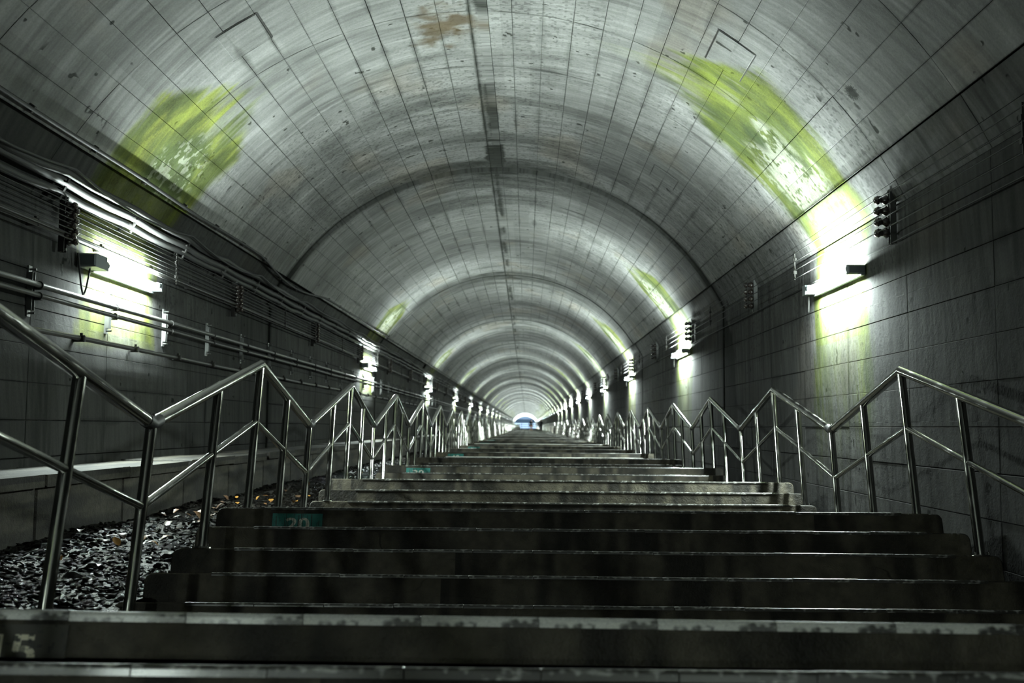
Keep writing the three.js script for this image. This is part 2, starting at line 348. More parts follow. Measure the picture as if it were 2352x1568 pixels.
// rectangular patches let into the vault, edged with black sealant
const sealant = new THREE.MeshStandardMaterial({ color: new THREE.Color().setRGB(0.03, 0.03, 0.028), roughness: 0.8, name: 'black_sealant' });
for (const [s0, s1, a0, a1] of [[7.7, 8.2, -2.08, -1.73], [7.69, 8.28, 1.97, 2.3], [11.74, 12.18, 1.98, 2.3], [21.8, 22.3, 1.98, 2.3], [17.7, 18.2, -2.08, -1.73]]) {
  mesh('patch', panelGeo(s0, s1, a0, a1, s0 > RING0 ? -0.037 : -0.007, sectionAt(s0, (a0 + a1) / 2), 2), sectionAt(s0, (a0 + a1) / 2).mat, ceiling);
  const e = 0.011;
  const rim = [[s0 - e, s0, a0 - e, a1 + e], [s1, s1 + e, a0 - e, a0 + 0.1], [s0, s1, a1, a1 + e]].map(([p, q, x, y]) => shellGeo(p, q, x, y, s0 > RING0 ? -0.034 : -0.0035, null, 3, 3));
  mesh('patch_sealant', merged(rim), sealant, ceiling);
}
// rear end of the built tunnel
{
  const back = struct('wall_back', 'plain concrete end of the tunnel behind the viewer'); onSlope(back, 0, 0, 0);
  mesh('slab', box(7.4, 6, 0.3, XC, 0.9, 16.15), sections[5].mat, back);
}

// which steps a point of the tunnel lies beside
const stepsAt = (s) => { const f = Math.max(0, Math.round((s * cosT - 2.99) / RUN)); return `steps ${11 + 5 * f} to ${15 + 5 * f}`; };
// ---------------------------------------------------------------- stairs
const stepTex = dataTex(2048, 1024, (x, y, o) => {            // 4.2 m x 2.1 m of wet, stained stair concrete
  const X = x / 2048 * 4.2, Y = y / 1024 * 2.1;
  const drip = noise(X * 7, Y * 1.1) * 0.6 + noise(X * 19 + 5, Y * 2.2) * 0.4, bl = fbm(X * 2.2 + 9, Y * 2.2, 4), fi = fbm(X * 22, Y * 22, 3);
  const dark = sst(0.38, 0.66, drip * 0.6 + bl * 0.4);
  let k = 0.05 * (0.5 + 1.0 * fi) * lerp(1.15, 0.2, dark);
  const crack = sst(0.012, 0.003, Math.abs(noise(X * 2.1 + 40, Y * 9) - 0.5)) * sst(0.55, 0.7, bl) ; k *= 1 - 0.6 * crack;
  o[0] = k * 1.14; o[1] = k * 1.02; o[2] = k * 0.72;
});
stepTex.wrapS = stepTex.wrapT = THREE.RepeatWrapping; stepTex.repeat.set(1 / 4.2, 1 / 2.1);
const stepBump = bumpTex.clone(); stepBump.repeat.set(1 / 0.5, 1 / 0.5); stepBump.needsUpdate = true;
const stepMat = new THREE.MeshPhysicalMaterial({ map: stepTex, roughness: 0.6, specularIntensity: 0.4, bumpMap: stepBump, bumpScale: 0.006, name: 'wet_stair_concrete' });
const tileMats = [0, 1, 2, 3].map((v) => {
  const t = dataTex(256, 64, (x, y, o) => {
    const X = x / 256, Y = y / 64, n = fbm(X * 5 + v * 13, Y * 2.6 + v, 4), st = noise(X * 26 + v * 5, Y * 3), fi = noise(X * 90, Y * 30);
    const w = sst(0.36, 0.62, n * 0.7 + st * 0.3 + (v === 3 ? -0.16 : 0.04) + 0.16 * sst(0.5, 0.1, Y));
    const hi = v === 3 ? 1.7 : 1; o[0] = lerp(0.36 * hi, 0.025, w) * (0.8 + 0.4 * fi); o[1] = lerp(0.365 * hi, 0.024, w) * (0.8 + 0.4 * fi); o[2] = lerp(0.34 * hi, 0.018, w) * (0.8 + 0.4 * fi);
  });
  return new THREE.MeshPhysicalMaterial({ map: t, roughness: 0.42, clearcoat: 0.6, clearcoatRoughness: 0.2, name: 'worn_nosing_stone' });
});
const SX0 = -1.78, SX1 = 2.37, TREAD = 0.345, D15 = 2.75, Y15 = 0.19;
function stepGeo(depth, uoff, voff, tall = 0.5) {              // front top edge at the origin, solid below, rounded upper corners
  const r = 0.045, s = new THREE.Shape();
  s.moveTo(SX0, -tall); s.lineTo(SX1, -tall); s.lineTo(SX1, -r); s.quadraticCurveTo(SX1, 0, SX1 - r, 0); s.lineTo(SX0 + r, 0); s.quadraticCurveTo(SX0, 0, SX0, -r); s.closePath();
  const g = new THREE.ExtrudeGeometry(s, { depth: depth - 0.006, bevelEnabled: true, bevelSize: 0.006, bevelOffset: -0.006, bevelThickness: 0.006, bevelSegments: 1, curveSegments: 4 });
  g.translate(0, 0, -depth + 0);
  const uv = g.attributes.uv; for (let i = 0; i < uv.count; i++) uv.setXY(i, uv.getX(i) + uoff, uv.getY(i) + voff);
  return g;
}
function nosingGeo(len, h = 0.016) {                                      // bullnosed stone strip, local x along the edge
  const s = new THREE.Shape(), d = 0.06, r = Math.min(0.011, h * 0.6);
  s.moveTo(-d, -h); s.lineTo(0, -h); s.lineTo(0, -r); s.quadraticCurveTo(0, 0, -r, 0); s.lineTo(-d, 0); s.closePath();
  const g = new THREE.ExtrudeGeometry(s, { depth: len - 0.003, bevelEnabled: true, bevelSize: 0.0015, bevelOffset: -0.0015, bevelThickness: 0.0015, bevelSegments: 1, curveSegments: 5 });
  g.rotateY(-Math.PI / 2); g.translate(len / 2, 0, 0);
  const p = g.attributes.position, uv = g.attributes.uv; // after the turn: x along, z = front
  for (let i = 0; i < uv.count; i++) uv.setXY(i, p.getX(i) / len + 0.5, clamp((p.getY(i) + h) / h * 0.6 + (0 - p.getZ(i)) * 6));
  return g;
}
const tileGeo = nosingGeo(0.3), thickTile = nosingGeo(0.3, 0.026), stripGeo = nosingGeo(3.6);
function numberPlate(text, teal) {
  const c = document.createElement('canvas'); c.width = 256; c.height = 128; const x = c.getContext('2d');
  const rock = 'rgb(58,56,48)';
  x.fillStyle = teal ? 'rgb(28,112,104)' : rock; x.fillRect(0, 0, 256, 128);
  x.fillStyle = teal ? 'rgb(196,200,188)' : 'rgb(215,210,185)'; x.font = 'bold 118px sans-serif'; x.textAlign = 'center'; x.textBaseline = 'middle'; x.fillText(text, 128, 70);
  const n = teal ? 26 : 34;
  for (let i = 0; i < n; i++) { x.fillStyle = i % 3 ? 'rgba(22,24,20,0.75)' : 'rgba(40,42,36,0.55)'; const w = teal ? rr(1, 5) : rr(3, 14); x.fillRect(rr(0, 256), rr(-20, 60), w, teal ? rr(20, 120) : rr(4, 20)); }
  for (let i = 0; i < 160; i++) { x.fillStyle = 'rgba(45,45,38,0.6)'; x.fillRect(rr(0, 256), rr(0, 128), rr(1, 5), rr(1, 5)); }
  const t = new THREE.CanvasTexture(c); t.colorSpace = THREE.SRGBColorSpace;
  return new THREE.MeshStandardMaterial({ map: t, roughness: 0.6, name: 'painted_step_number' });
}
const plateGeo = new THREE.BoxGeometry(0.29, 0.118, 0.004);
const sharedTread = stepGeo(TREAD + 0.05, 0.7, 0.4), LANDING = RUN - 4 * TREAD, sharedLanding = stepGeo(LANDING + 0.05, 1.9, 1.1);
const FLIGHTS = 79;
let tilesLeft = 300;
for (let f = -1; f < FLIGHTS; f++) {                            // flight f holds steps 11+5f ... 15+5f
  const F = thing('stair_flight', `flight of dark wet concrete steps, steps ${11 + 5 * f} to ${15 + 5 * f}`, 'stairs', 'stair flights climbing the tunnel');
  F.userData.kind = 'structure';
  const yTop = Y15 + RISE * f + EYE, dTop = D15 + RUN * f;
  F.position.set(0, yTop - RISE, -(dTop - 4 * TREAD));
  const near = f < 9;
  if (f < 45) for (let k = 1; k <= 5; k++) {
    const n = 10 + 5 * f + k, last = k === 5, depth = (last ? LANDING : TREAD) + 0.05;
    let y = 0.16 * k; const z = -(k - 1) * TREAD;
    if (f === 0 && k < 5) y += 0.018;
    const st = mesh('step', near ? stepGeo(depth, hash(n, 3) * 4, hash(n, 7) * 2) : last ? sharedLanding : sharedTread, stepMat, F); st.position.set(0, y - (n === 15 ? 0.012 : 0), z); if (n === 15) st.rotation.z = -0.004;
    if (n >= 12 && n <= 35 && tilesLeft >= 12) {
      for (let i = 0; i < 12; i++) { const t = mesh('nosing_tile', n <= 15 ? thickTile : tileGeo, tileMats[n === 15 && hash(n, i + 2) < 0.75 ? 3 : Math.floor(hash(n, i) * 3) % 3], st); t.position.set(-1.47 + 0.15 + 0.3005 * i + 0.001, 0.003 + 0.003 * (hash(i, n) - 0.5), 0.009 + 0.003 * (hash(i + 7, n) - 0.5)); tilesLeft--; }
      if (n === 15) for (const [xx, mm] of [[-1.62, 0], [2.28, 2]]) { const t = mesh('nosing_tile', thickTile, tileMats[mm], st); t.position.set(xx, 0.003, 0.009); t.scale.x = mm ? 0.6 : 1; }
    } else { const t = mesh('nosing', stripGeo, tileMats[n % 4], st); t.position.set(0.335, 0.003, 0.009); }
    if (n === 15 || (n % 10 === 0 && n <= 90 && n > 10)) {
      const p = mesh('painted_number', plateGeo, numberPlate(String(n), n !== 15), st); p.position.set(-1.31, -0.092, 0.001);
      p.userData.label = n === 15 ? 'flaking pale painted number 15' : `teal painted rectangle with white number ${n}`;
    }
    if (n === 15) { const c = mesh('base_cove', (() => { const s = new THREE.Shape(); s.moveTo(0, 0); s.lineTo(0.035, 0); s.lineTo(0.03, 0.012); s.lineTo(0.0, 0.03); s.closePath(); const g = new THREE.ExtrudeGeometry(s, { depth: SX1 - SX0, bevelEnabled: false }); g.rotateY(-Math.PI / 2); g.scale(-1, 1, 1); return g; })(), stepMat, st); c.position.set(SX0, -0.142, 0); c.visible = true; }
  }
  else { // far away: one body for the whole flight
    const gs = []; for (let k = 1; k <= 5; k++) { const g = new THREE.BoxGeometry(SX1 - SX0, 0.5, (k === 5 ? LANDING : TREAD) + 0.05); g.translate((SX0 + SX1) / 2, 0.16 * k - 0.25, -(k - 1) * TREAD - ((k === 5 ? LANDING : TREAD) + 0.05) / 2); gs.push(g); }
    mesh('steps', merged(gs), stepMat, F);
  }
}

// ---------------------------------------------------------------- handrails
const steelTex = dataTex(128, 256, (x, y, o) => { const n = fbm(x / 128 * 5, y / 256 * 9, 4); o[1] = 0.10 + 0.16 * sst(0.45, 0.8, n); o[0] = o[2] = o[1]; }, false);
steelTex.wrapS = steelTex.wrapT = THREE.RepeatWrapping;
const steel = new THREE.MeshStandardMaterial({ color: new THREE.Color().setRGB(0.36, 0.36, 0.335), metalness: 1, roughness: 1, roughnessMap: steelTex, name: 'brushed_stainless_steel' });
const rubber = new THREE.MeshStandardMaterial({ color: new THREE.Color().setRGB(0.02, 0.02, 0.02), roughness: 0.5, name: 'black_rubber' });
const SLOPE_RUN = 0.525 * RUN, V_D = 1.37 * RUN, V_Y = 1.37 * RISE + EYE, RAIL_H = 0.906;
function railHeight(z) { return z < SLOPE_RUN ? RISE * z / SLOPE_RUN : RISE; }        // of the top rail over its valley
function buildRail() {
  const g = new THREE.Group(), base = -RAIL_H;                // origin: foot of the valley post
  const P = (z, dy) => V3(0, RAIL_H + railHeight(z) + dy, -z);
  mesh('top_rail', sweep([P(0, 0), P(SLOPE_RUN, 0), P(RUN, 0)], 0.029, 16), steel, g);
  const D = 0.362;
  mesh('middle_rail', sweep([P(0, -D), P(SLOPE_RUN, -D), P(RUN, -D)], 0.0175, 12), steel, g);
  // feet: valley and level posts stand on landings, the slope post on the third step
  const feet = [[0, 0], [0.905, 0.48], [SLOPE_RUN, RISE], [SLOPE_RUN + 0.235 * RUN, RISE]];
  for (const [z, y] of feet) {
    const top = RAIL_H + railHeight(z) - 0.018, p = mesh('post', cyl(0.0245, 0.0245, top - y, 0, (top + y) / 2, 0, 16), steel, g); p.position.z = -z;
    mesh('base_flange', merged([cyl(0.05, 0.052, 0.008, 0, y + 0.004, 0, 20), ...[0, 1, 2].map((i) => cyl(0.007, 0.007, 0.02, 0.04 * Math.cos(i * 2.1 + 0.5), y + 0.012, 0.04 * Math.sin(i * 2.1 + 0.5), 6))]), steel, p);
  }
  // coupling at the valley
  const j = mesh('coupling', merged([sweep([V3(0, RAIL_H, 0.075), V3(0, RAIL_H, 0), V3(0, RAIL_H + 0.035, -0.075)], 0.0315, 14)]), rubber, g);
  mesh('bolt', merged([cyl(0.006, 0.006, 0.012, 0, RAIL_H + 0.034, 0.04, 6), cyl(0.006, 0.006, 0.012, 0.012, RAIL_H + 0.036, 0.02, 6)]), steel, j);
  return g;
}
const railProto = buildRail();
const railFar = merged([...railProto.children.filter((c) => /rail|post/.test(c.name)).map((c) => { const g = c.geometry.clone(); g.translate(c.position.x, c.position.y, c.position.z); return g.index ? g.toNonIndexed() : g; })]);
for (const [X, shift, label, group] of [[-1.644, 0, 'zigzag steel handrail section beside the rubble gutter', 'handrail sections beside the gutter'], [2.296, 0.02, 'zigzag steel handrail section beside the plain right wall', 'handrail sections beside the right wall']]) {
  for (let k = -2; k < FLIGHTS - 1; k++) {
    let o;
    if (k < 16) { o = railProto.clone(); o.name = numbered('handrail_section'); scene.add(o); }
    else { o = shadows(new THREE.Mesh(railFar, steel)); o.name = numbered('handrail_section'); scene.add(o); }
    o.position.set(X, V_Y - RAIL_H + RISE * k, -(V_D + RUN * (k + shift * 0.5)));
    tag(o, k < 14 ? `${label}, along steps ${16 + 5 * k} to ${20 + 5 * k}` : `${label}, far up the stairs`, 'handrail', group);
  }
}

// ---------------------------------------------------------------- tube lamps
const tubeMat = new THREE.MeshStandardMaterial({ color: 0xffffff, emissive: LAMP_COLOR, emissiveIntensity: TUBE_GLOW, roughness: 0.4, name: 'lit_tube' });
const lampGrey = new THREE.MeshStandardMaterial({ color: new THREE.Color().setRGB(0.085, 0.10, 0.11), roughness: 0.5, name: 'grey_lamp_housing' });
const cableMat = new THREE.MeshStandardMaterial({ color: new THREE.Color().setRGB(0.012, 0.012, 0.0115), roughness: 0.7, name: 'black_cable' });
const TUBE = 1.2, TR = 0.019, OUT = 0.105;
const tubeGeo = (() => { const g = new THREE.CylinderGeometry(TR, TR, TUBE, 14); g.rotateX(Math.PI / 2); return g; })();
function buildLamp(left) {                                     // local x points away from the wall, z = -s
  const g = new THREE.Group();
  mesh('mounting_bar', box(0.03, 0.022, TUBE + 0.16, 0.03, -0.052, 0, 0.004), lampGrey, g);
  for (const e of [-1, 1]) {
    const s = mesh('lamp_socket', merged([box(0.14, 0.075, 0.06, 0.07, -0.012, e * (TUBE / 2 + 0.032), 0.01), (() => { const c = new THREE.CylinderGeometry(0.03, 0.034, 0.05, 14); c.rotateX(Math.PI / 2); c.translate(OUT, 0, e * (TUBE / 2 + 0.01)); return c; })()]), lampGrey, g);
    s.userData.label = 'grey end socket';
  }
  mesh('fluorescent_tube', tubeGeo, tubeMat, g).position.set(OUT, 0, 0);
  const e = left ? 1 : -1, zb = e * (TUBE / 2 + 0.2);
  const b = mesh('ballast_box', left ? box(0.15, 0.105, 0.24, 0.085, 0.0, zb, 0.012) : box(0.11, 0.09, 0.12, 0.065, 0.0, zb - e * 0.06, 0.012), lampGrey, g);
  const pts = []; const w = left ? 0.17 : 0.1, dip = left ? 0.24 : 0.16, c = zb - e * (left ? 0 : 0.06) + e * 0.02;
  for (let i = 0; i <= 16; i++) { const t = i / 16; pts.push(V3(0.07 - 0.02 * t, -0.04 - dip * Math.sin(Math.PI * Math.min(1, t * 1.02)) * (1 - 0.1 * t) + 0.08 * Math.max(0, t - 0.5) * 2, c + e * w * (t - 0.1) * 1.1)); }
  mesh('supply_cable', sweep(pts, 0.0075, 7), cableMat, g);
  return g;
}
const lampProto = { L: buildLamp(true), R: buildLamp(false) };
function placeLamp(side, l) {
  const left = side === 'L', o = lampProto[side].clone();
  o.name = numbered('tube_lamp'); scene.add(o);
  tag(o, left ? 'glowing tube lamp on the cable wall, ' + (l.k < 8 ? `level with ${stepsAt(l.s)}` : 'far up the tunnel') : 'glowing tube lamp on the plain right wall, ' + (l.k < 12 ? `level with ${stepsAt(l.s)}` : 'far up the tunnel'), 'lamp', left ? 'tube lamps on the cable wall' : 'tube lamps on the right wall');
  const wx = XC + (left ? -1 : 1) * HALF, N = 1.27;
  const grp = new THREE.Matrix4().makeTranslation(wx, N, -l.s).premultiply(slopeM);
  o.applyMatrix4(grp);
  if (!left) { o.scale.x = -1; }
  const n = l.k > 9 ? [0] : [0, 1, 2];                        // the tube's light, on three sides of it
  for (const i of n) {
    const a = (n.length === 1 ? 45 : [80, 180, 280][i]) * D2R, dx = Math.cos(a) * (left ? 1 : -1), dy = Math.sin(a), r = TR + 0.0015;
    const q = new THREE.RectAreaLight(LAMP_COLOR, LAMP_POWER * (n.length === 1 ? 2 : 1), 2 * TR, TUBE - 0.01);
    const c = T(wx + (left ? OUT : -OUT) + dx * r, N + dy * r, l.s), to = T(wx + (left ? OUT : -OUT) + dx, N + dy, l.s);
    q.position.copy(c); q.up.copy(T(0, 0, 1).sub(T(0, 0, 0))); q.lookAt(to); q.name = 'tube_light'; scene.add(q);
  }
}
lampsL.push({ s: S_END - 2.5, k: 30 }); lampsR.push({ s: S_END - 2.5, k: 31 });
for (const l of lampsL) placeLamp('L', l);
for (const l of lampsR) placeLamp('R', l);

// ---------------------------------------------------------------- cables, wires and pipes
const pipeMat = new THREE.MeshStandardMaterial({ color: new THREE.Color().setRGB(0.035, 0.034, 0.032), roughness: 0.5, metalness: 0.2, name: 'weathered_pipe' });
const brightPipe = new THREE.MeshStandardMaterial({ color: new THREE.Color().setRGB(0.07, 0.07, 0.066), roughness: 0.45, metalness: 0.3, name: 'galvanised_pipe' });
const ironMat = new THREE.MeshStandardMaterial({ color: new THREE.Color().setRGB(0.016, 0.015, 0.014), roughness: 0.75, metalness: 0, name: 'dark_iron' });
const zincMat = new THREE.MeshStandardMaterial({ color: new THREE.Color().setRGB(0.12, 0.125, 0.12), roughness: 0.5, metalness: 0.5, name: 'zinc_plated_steel' });
const ceramic = new THREE.MeshPhysicalMaterial({ color: new THREE.Color().setRGB(0.03, 0.022, 0.018), roughness: 0.25, clearcoat: 1, clearcoatRoughness: 0.1, name: 'brown_glazed_ceramic' });
const XL = XC - HALF, XR = XC + HALF;
function runOf(fn, fine = 60, s0 = 3) { const p = []; for (let s = s0; s < fine; s += 0.45) p.push(fn(s)); for (let s = fine; s <= S_END - 2; s += 9) p.push(fn(s)); return p.map(([X, N], i, all) => T(X, N, i < Math.ceil((fine - s0) / 0.45) ? s0 + i * 0.45 : fine + (i - Math.ceil((fine - s0) / 0.45)) * 9)); }
function line(name, label, category, fn, r, mat, group, seg = 7) { const m = mesh(numbered(name), sweep(runOf(fn), r, seg), mat, scene); return tag(m, label, category, group); }
const HOOK = 1.365;
const sag = (s, every, depth, ph = 0) => { const t = ((s + ph) / every) % 1; return -depth * 4 * t * (1 - t); };
// conduit along the lip of the vault
const lipA = -(LIP_L - 0.055);
const lipConduit = line('lip_conduit', 'thin dark conduit clipped along the lower edge of the vault', 'conduit', (s) => { const bend = s > 12.6 && s < 16.6 ? Math.sin((s - 12.6) / 4 * Math.PI) : 0, p = prof(lipA + 0.02 * (noise(s * 0.6, 2) - 0.5) - 0.13 * bend, -0.035); return [p[0], p[1]]; }, 0.015, cableMat);
const lipClip = merged([box(0.05, 0.05, 0.03, 0, 0, 0, 0.006), box(0.012, 0.06, 0.016, -0.014, 0.045, 0)]);
for (let i = 0; i < 34; i++) {
  const s = 5.6 + i * 1.02, bend = s > 12.6 && s < 16.6 ? Math.sin((s - 12.6) / 4 * Math.PI) : 0, a = lipA - 0.13 * bend, p = prof(a, -0.02);
  const m = mesh('clip', lipClip, ironMat, lipConduit);
  onSlope(m, p[0], p[1], s); m.rotateZ(-a / RAD);
}
// three thick cables on hooks
const bundleN = [1.835, 1.768, 1.70];
const wallX = (N) => N > NW ? XC - Math.sqrt(RAD * RAD - (N - N0) ** 2) - 0.045 : XL;
[0.03, 0.032, 0.03].forEach((r, i) => line('thick_cable', ['uppermost of three thick black cables slung high on the wall', 'middle one of three thick black cables slung high on the wall', 'lowest of three thick black cables slung high on the wall'][i], 'cable',
  (s) => { const n = bundleN[i] + sag(s, HOOK, 0.012 + 0.035 * noise(s * 0.45, i * 7) ** 2, 0.7) + 0.03 * (noise(s * 0.35, i * 11 + 3) - 0.5); return [wallX(bundleN[i]) + 0.055 + 0.012 * noise(s * 0.4, i + 20), n]; }, r, cableMat, undefined, 9));
line('loose_cable', 'slack thin black cable drooping along the thick cables', 'cable', (s) => [wallX(1.83) + 0.125, 1.86 + sag(s, HOOK * 2, 0.09, 0.7) * (s < 16 ? 1 : 0.5)], 0.011, cableMat);
const hookGeo = (() => { const g = [box(0.02, 0.26, 0.03, 0, 0, 0, 0.004)]; for (const y of [0.067, 0, -0.067]) g.push(box(0.10, 0.012, 0.03, 0.045, y - 0.036, 0), box(0.012, 0.04, 0.026, 0.095, y - 0.02, 0)); const m = merged(g); m.applyMatrix4(new THREE.Matrix4().makeRotationZ(-0.42)); return m; })();
for (let i = 0; i < 30; i++) { const m = mesh(numbered('cable_hook'), hookGeo, ironMat, scene); onSlope(m, wallX(1.768) + 0.012, 1.768, 6.12 + i * HOOK); tag(m, 'dark iron bracket carrying the thick cables on the wall', 'bracket', 'brackets under the thick cables'); }
// line wires on racks
const rackL = [], rackR = [];
for (let k = -1; k < 30; k++) { rackL.push(7.64 + 4.55 * k); rackR.push(7.5 + 4.55 * k); }
const wiresL = [...Array(8)].map((_, i) => 1.623 - i * 0.038), wiresR = [1.655, 1.575, 1.495, 1.415];
wiresL.forEach((n, i) => line('line_wire', 'thin taut wire strung between the eight-insulator racks', 'wire', (s) => [XL + 0.135, n + sag(s, 4.55, 0.006, -7.64 + 45.5)], 0.0042, cableMat, 'wires on the eight-insulator racks', 5));
wiresR.forEach((n, i) => line('line_wire', 'thin taut wire strung between the four-insulator racks', 'wire', (s) => [XR - 0.145, n + sag(s, 4.55, 0.006, -7.5 + 45.5)], 0.0042, cableMat, 'wires on the four-insulator racks', 5));
line('line_wire', 'thin lone wire running under the four-insulator racks against the wall', 'wire', (s) => [XR - 0.04, 1.335 + 0.01 * noise(s, 3)], 0.005, cableMat, undefined, 5);
function buildRack(n, pitch, size) {                           // local x away from the wall
  const g = new THREE.Group(), H = (n - 1) * pitch;
  mesh('upright', merged([box(0.014, H + 0.16, 0.05, 0.012, 0, 0), box(0.04, H + 0.16, 0.008, 0.03, 0, 0.022), box(0.04, H + 0.16, 0.008, 0.03, 0, -0.022)]), n > 4 ? ironMat : zincMat, g);
  const lathe = new THREE.LatheGeometry([[0.004, 0], [0.02, 0], [0.03, 0.012], [0.018, 0.03], [0.016, 0.04], [0.026, 0.055], [0.018, 0.072], [0.004, 0.078]].map(([a, b]) => new THREE.Vector2(a * size, b * size)), 10);
  lathe.rotateZ(-Math.PI / 2);
  for (let i = 0; i < n; i++) { const m = mesh('insulator', lathe, ceramic, g); m.position.set(0.055, -H / 2 + i * pitch, n > 4 ? (i % 2 ? 0.02 : -0.02) : 0); if (n <= 4) mesh('pin', merged([box(0.09, 0.014, 0.014, -0.01, -0.01, 0), box(0.012, 0.05, 0.06, 0.05 * size, 0, 0)]), ironMat, m); }
  for (const e of [-1, 1]) mesh('anchor_bolt', (() => { const c = new THREE.CylinderGeometry(0.011, 0.011, 0.06, 8); c.rotateZ(Math.PI / 2); c.translate(0.03, e * (H / 2 + 0.06), 0); return c; })(), zincMat, g);
  return g;
}
const rackProtoL = buildRack(8, 0.038, 1.1), rackProtoR = buildRack(4, 0.08, 1.35);
for (const s of rackL) if (s > 0 && s < 75) { const o = rackProtoL.clone(); o.name = numbered('insulator_rack'); scene.add(o); onSlope(o, XL + 0.03, 1.48, s); tag(o, `dark upright rack of eight insulators, level with ${stepsAt(s)}`, 'insulator rack', 'eight-insulator racks'); }
for (const s of rackR) if (s > 0 && s < 75) { const o = rackProtoR.clone(); o.name = numbered('insulator_rack'); scene.add(o); onSlope(o, XR, 1.535, s); o.scale.x = -1; tag(o, `zinc upright rack of four dark insulators, level with ${stepsAt(s)}`, 'insulator rack', 'four-insulator racks'); }
// spacers between racks
for (const [list, X, N, hgt, label, group] of [[rackL, XL + 0.135, 1.49, 0.3, 'slim dark spacer clamped across the eight wires', 'spacers on the eight wires'], [rackR, XR - 0.145, 1.535, 0.27, 'slim dark spacer clamped across the four wires', 'spacers on the four wires']])
  for (const s0 of list) if (s0 > 0 && s0 < 40) { const m = mesh(numbered('wire_spacer'), merged([box(0.012, hgt, 0.012, 0, 0, 0), box(0.03, 0.03, 0.03, 0, hgt * 0.2, 0), box(0.03, 0.03, 0.03, 0, -hgt * 0.25, 0)]), ironMat, scene); onSlope(m, X, N, s0 + 2.3); tag(m, label, 'spacer', group); }
// pipe under the wires, twin pipes lower down, conduit at the bottom
const mainPipe = line('main_pipe', 'dark pipe running on the wall right under the line wires', 'pipe', (s) => [XL + 0.07, 1.405 + 0.012 * (noise(s * 0.5, 6) - 0.5)], 0.024, pipeMat, undefined, 10);
line('twin_pipe', 'upper one of the twin pipes held on struts under the lamps', 'pipe', (s) => [XL + 0.085, 0.965 + 0.008 * (noise(s * 0.6, 15) - 0.5)], 0.021, brightPipe, undefined, 10);
line('twin_pipe', 'lower one of the twin pipes held on struts under the lamps', 'pipe', (s) => [XL + 0.085, 0.89 + 0.012 * (noise(s * 0.6, 25) - 0.5)], 0.018, pipeMat, undefined, 10);
const lowConduit = line('low_conduit', 'dark conduit running lowest on the wall above the curb', 'conduit', (s) => [XL + 0.045, 0.655 + 0.015 * (noise(s * 0.5, 35) - 0.5)], 0.021, pipeMat, undefined, 9);
const clipGeo = merged([box(0.06, 0.05, 0.03, 0.03, 0, 0, 0.006), cyl(0.008, 0.008, 0.025, 0.04, 0.032, 0, 6)]);
for (let i = 0; i < 26; i++) { for (const [N, owner] of [[1.405, mainPipe], [0.655, lowConduit]]) { const m = mesh('saddle_clip', clipGeo, ironMat, owner); onSlope(m, XL, N, 6.9 + i * 1.13 + (N > 1 ? 0.3 : 0)); m.scale.x = 1.5; } }
function buildStrut() {
  const g = new THREE.Group();
  mesh('channel', merged([box(0.008, 0.27, 0.042, 0.004, 0, 0), box(0.04, 0.27, 0.005, 0.02, 0, 0.02), box(0.04, 0.27, 0.005, 0.02, 0, -0.02)]), zincMat, g);
  for (const [y, r] of [[0.04, 0.026], [-0.035, 0.023]]) mesh('clamp', merged([(() => { const t = new THREE.TorusGeometry(r, 0.006, 6, 14); t.translate(0.085, y, 0.012); return t; })(), box(0.05, 0.05, 0.03, 0.06, y, -0.03)]), ironMat, g);
  for (const e of [-1, 1]) mesh('anchor_plate', merged([box(0.012, 0.05, 0.05, 0.006, e * 0.155, 0), (() => { const c = new THREE.CylinderGeometry(0.008, 0.008, 0.05, 8); c.rotateZ(Math.PI / 2); c.translate(0.03, e * 0.155, 0); return c; })()]), zincMat, g);
  return g;
}
const strutProto = buildStrut();
for (let i = -1; i < 26; i++) { const o = strutProto.clone(); o.name = numbered('pipe_strut'); scene.add(o); onSlope(o, XL, 0.925, 7.26 + i * HOOK); tag(o, 'zinc strut channel clamping the twin pipes to the wall', 'strut', 'struts of the twin pipes'); }

// ---------------------------------------------------------------- gutter: curb, rubble, leaves
const CURB_X = -2.93, CURB_TOP = -0.31, CURB_BOT = -0.72;
const curb = struct('curb_wall', 'low concrete curb along the foot of the cable wall'); onSlope(curb, 0, 0, 0);
const curbMat = new THREE.MeshStandardMaterial({ map: (() => { const t = stepTex.clone(); t.repeat.set(0.4, 0.5); t.needsUpdate = true; return t; })(), color: new THREE.Color().setRGB(0.6, 0.6, 0.6), roughness: 0.85, bumpMap: stepBump, bumpScale: 0.006, name: 'curb_concrete' });
const capMat = curbMat.clone(); capMat.color.setRGB(0.55, 0.55, 0.55);
for (let i = 0; i < 26; i++) {
  const s = 3.6 + i * 1.365, len = 1.35, j = 0.02 * (hash(i, 44) - 0.5);
  const b = mesh('curb_block', box(XL - CURB_X + 0.02 < 0 ? CURB_X - XL - 0.02 : 0.57, CURB_TOP - CURB_BOT + 0.35, len, 0, 0, 0, 0.012), curbMat, curb); b.position.set((XL + CURB_X) / 2 + 0.01 - 0.03, (CURB_TOP - 0.075 + CURB_BOT - 0.35) / 2 - 0.04, -(s + len / 2));
  const c = mesh('curb_cap', box(CURB_X - XL + 0.03 + j, 0.075, len - 0.01, 0, 0, 0, 0.01), capMat, curb); c.position.set((XL + CURB_X) / 2 + j / 2 + 0.01, CURB_TOP - 0.04 + j * 0.6, -(s + len / 2 + j));
}
{ const far = mesh('far_curb', box(CURB_X - XL, 0.8, S_END - 39.1, (XL + CURB_X) / 2, CURB_TOP - 0.4, -(39.1 + (S_END - 39.1) / 2)), curbMat, curb); far.userData.kind = 'structure'; }
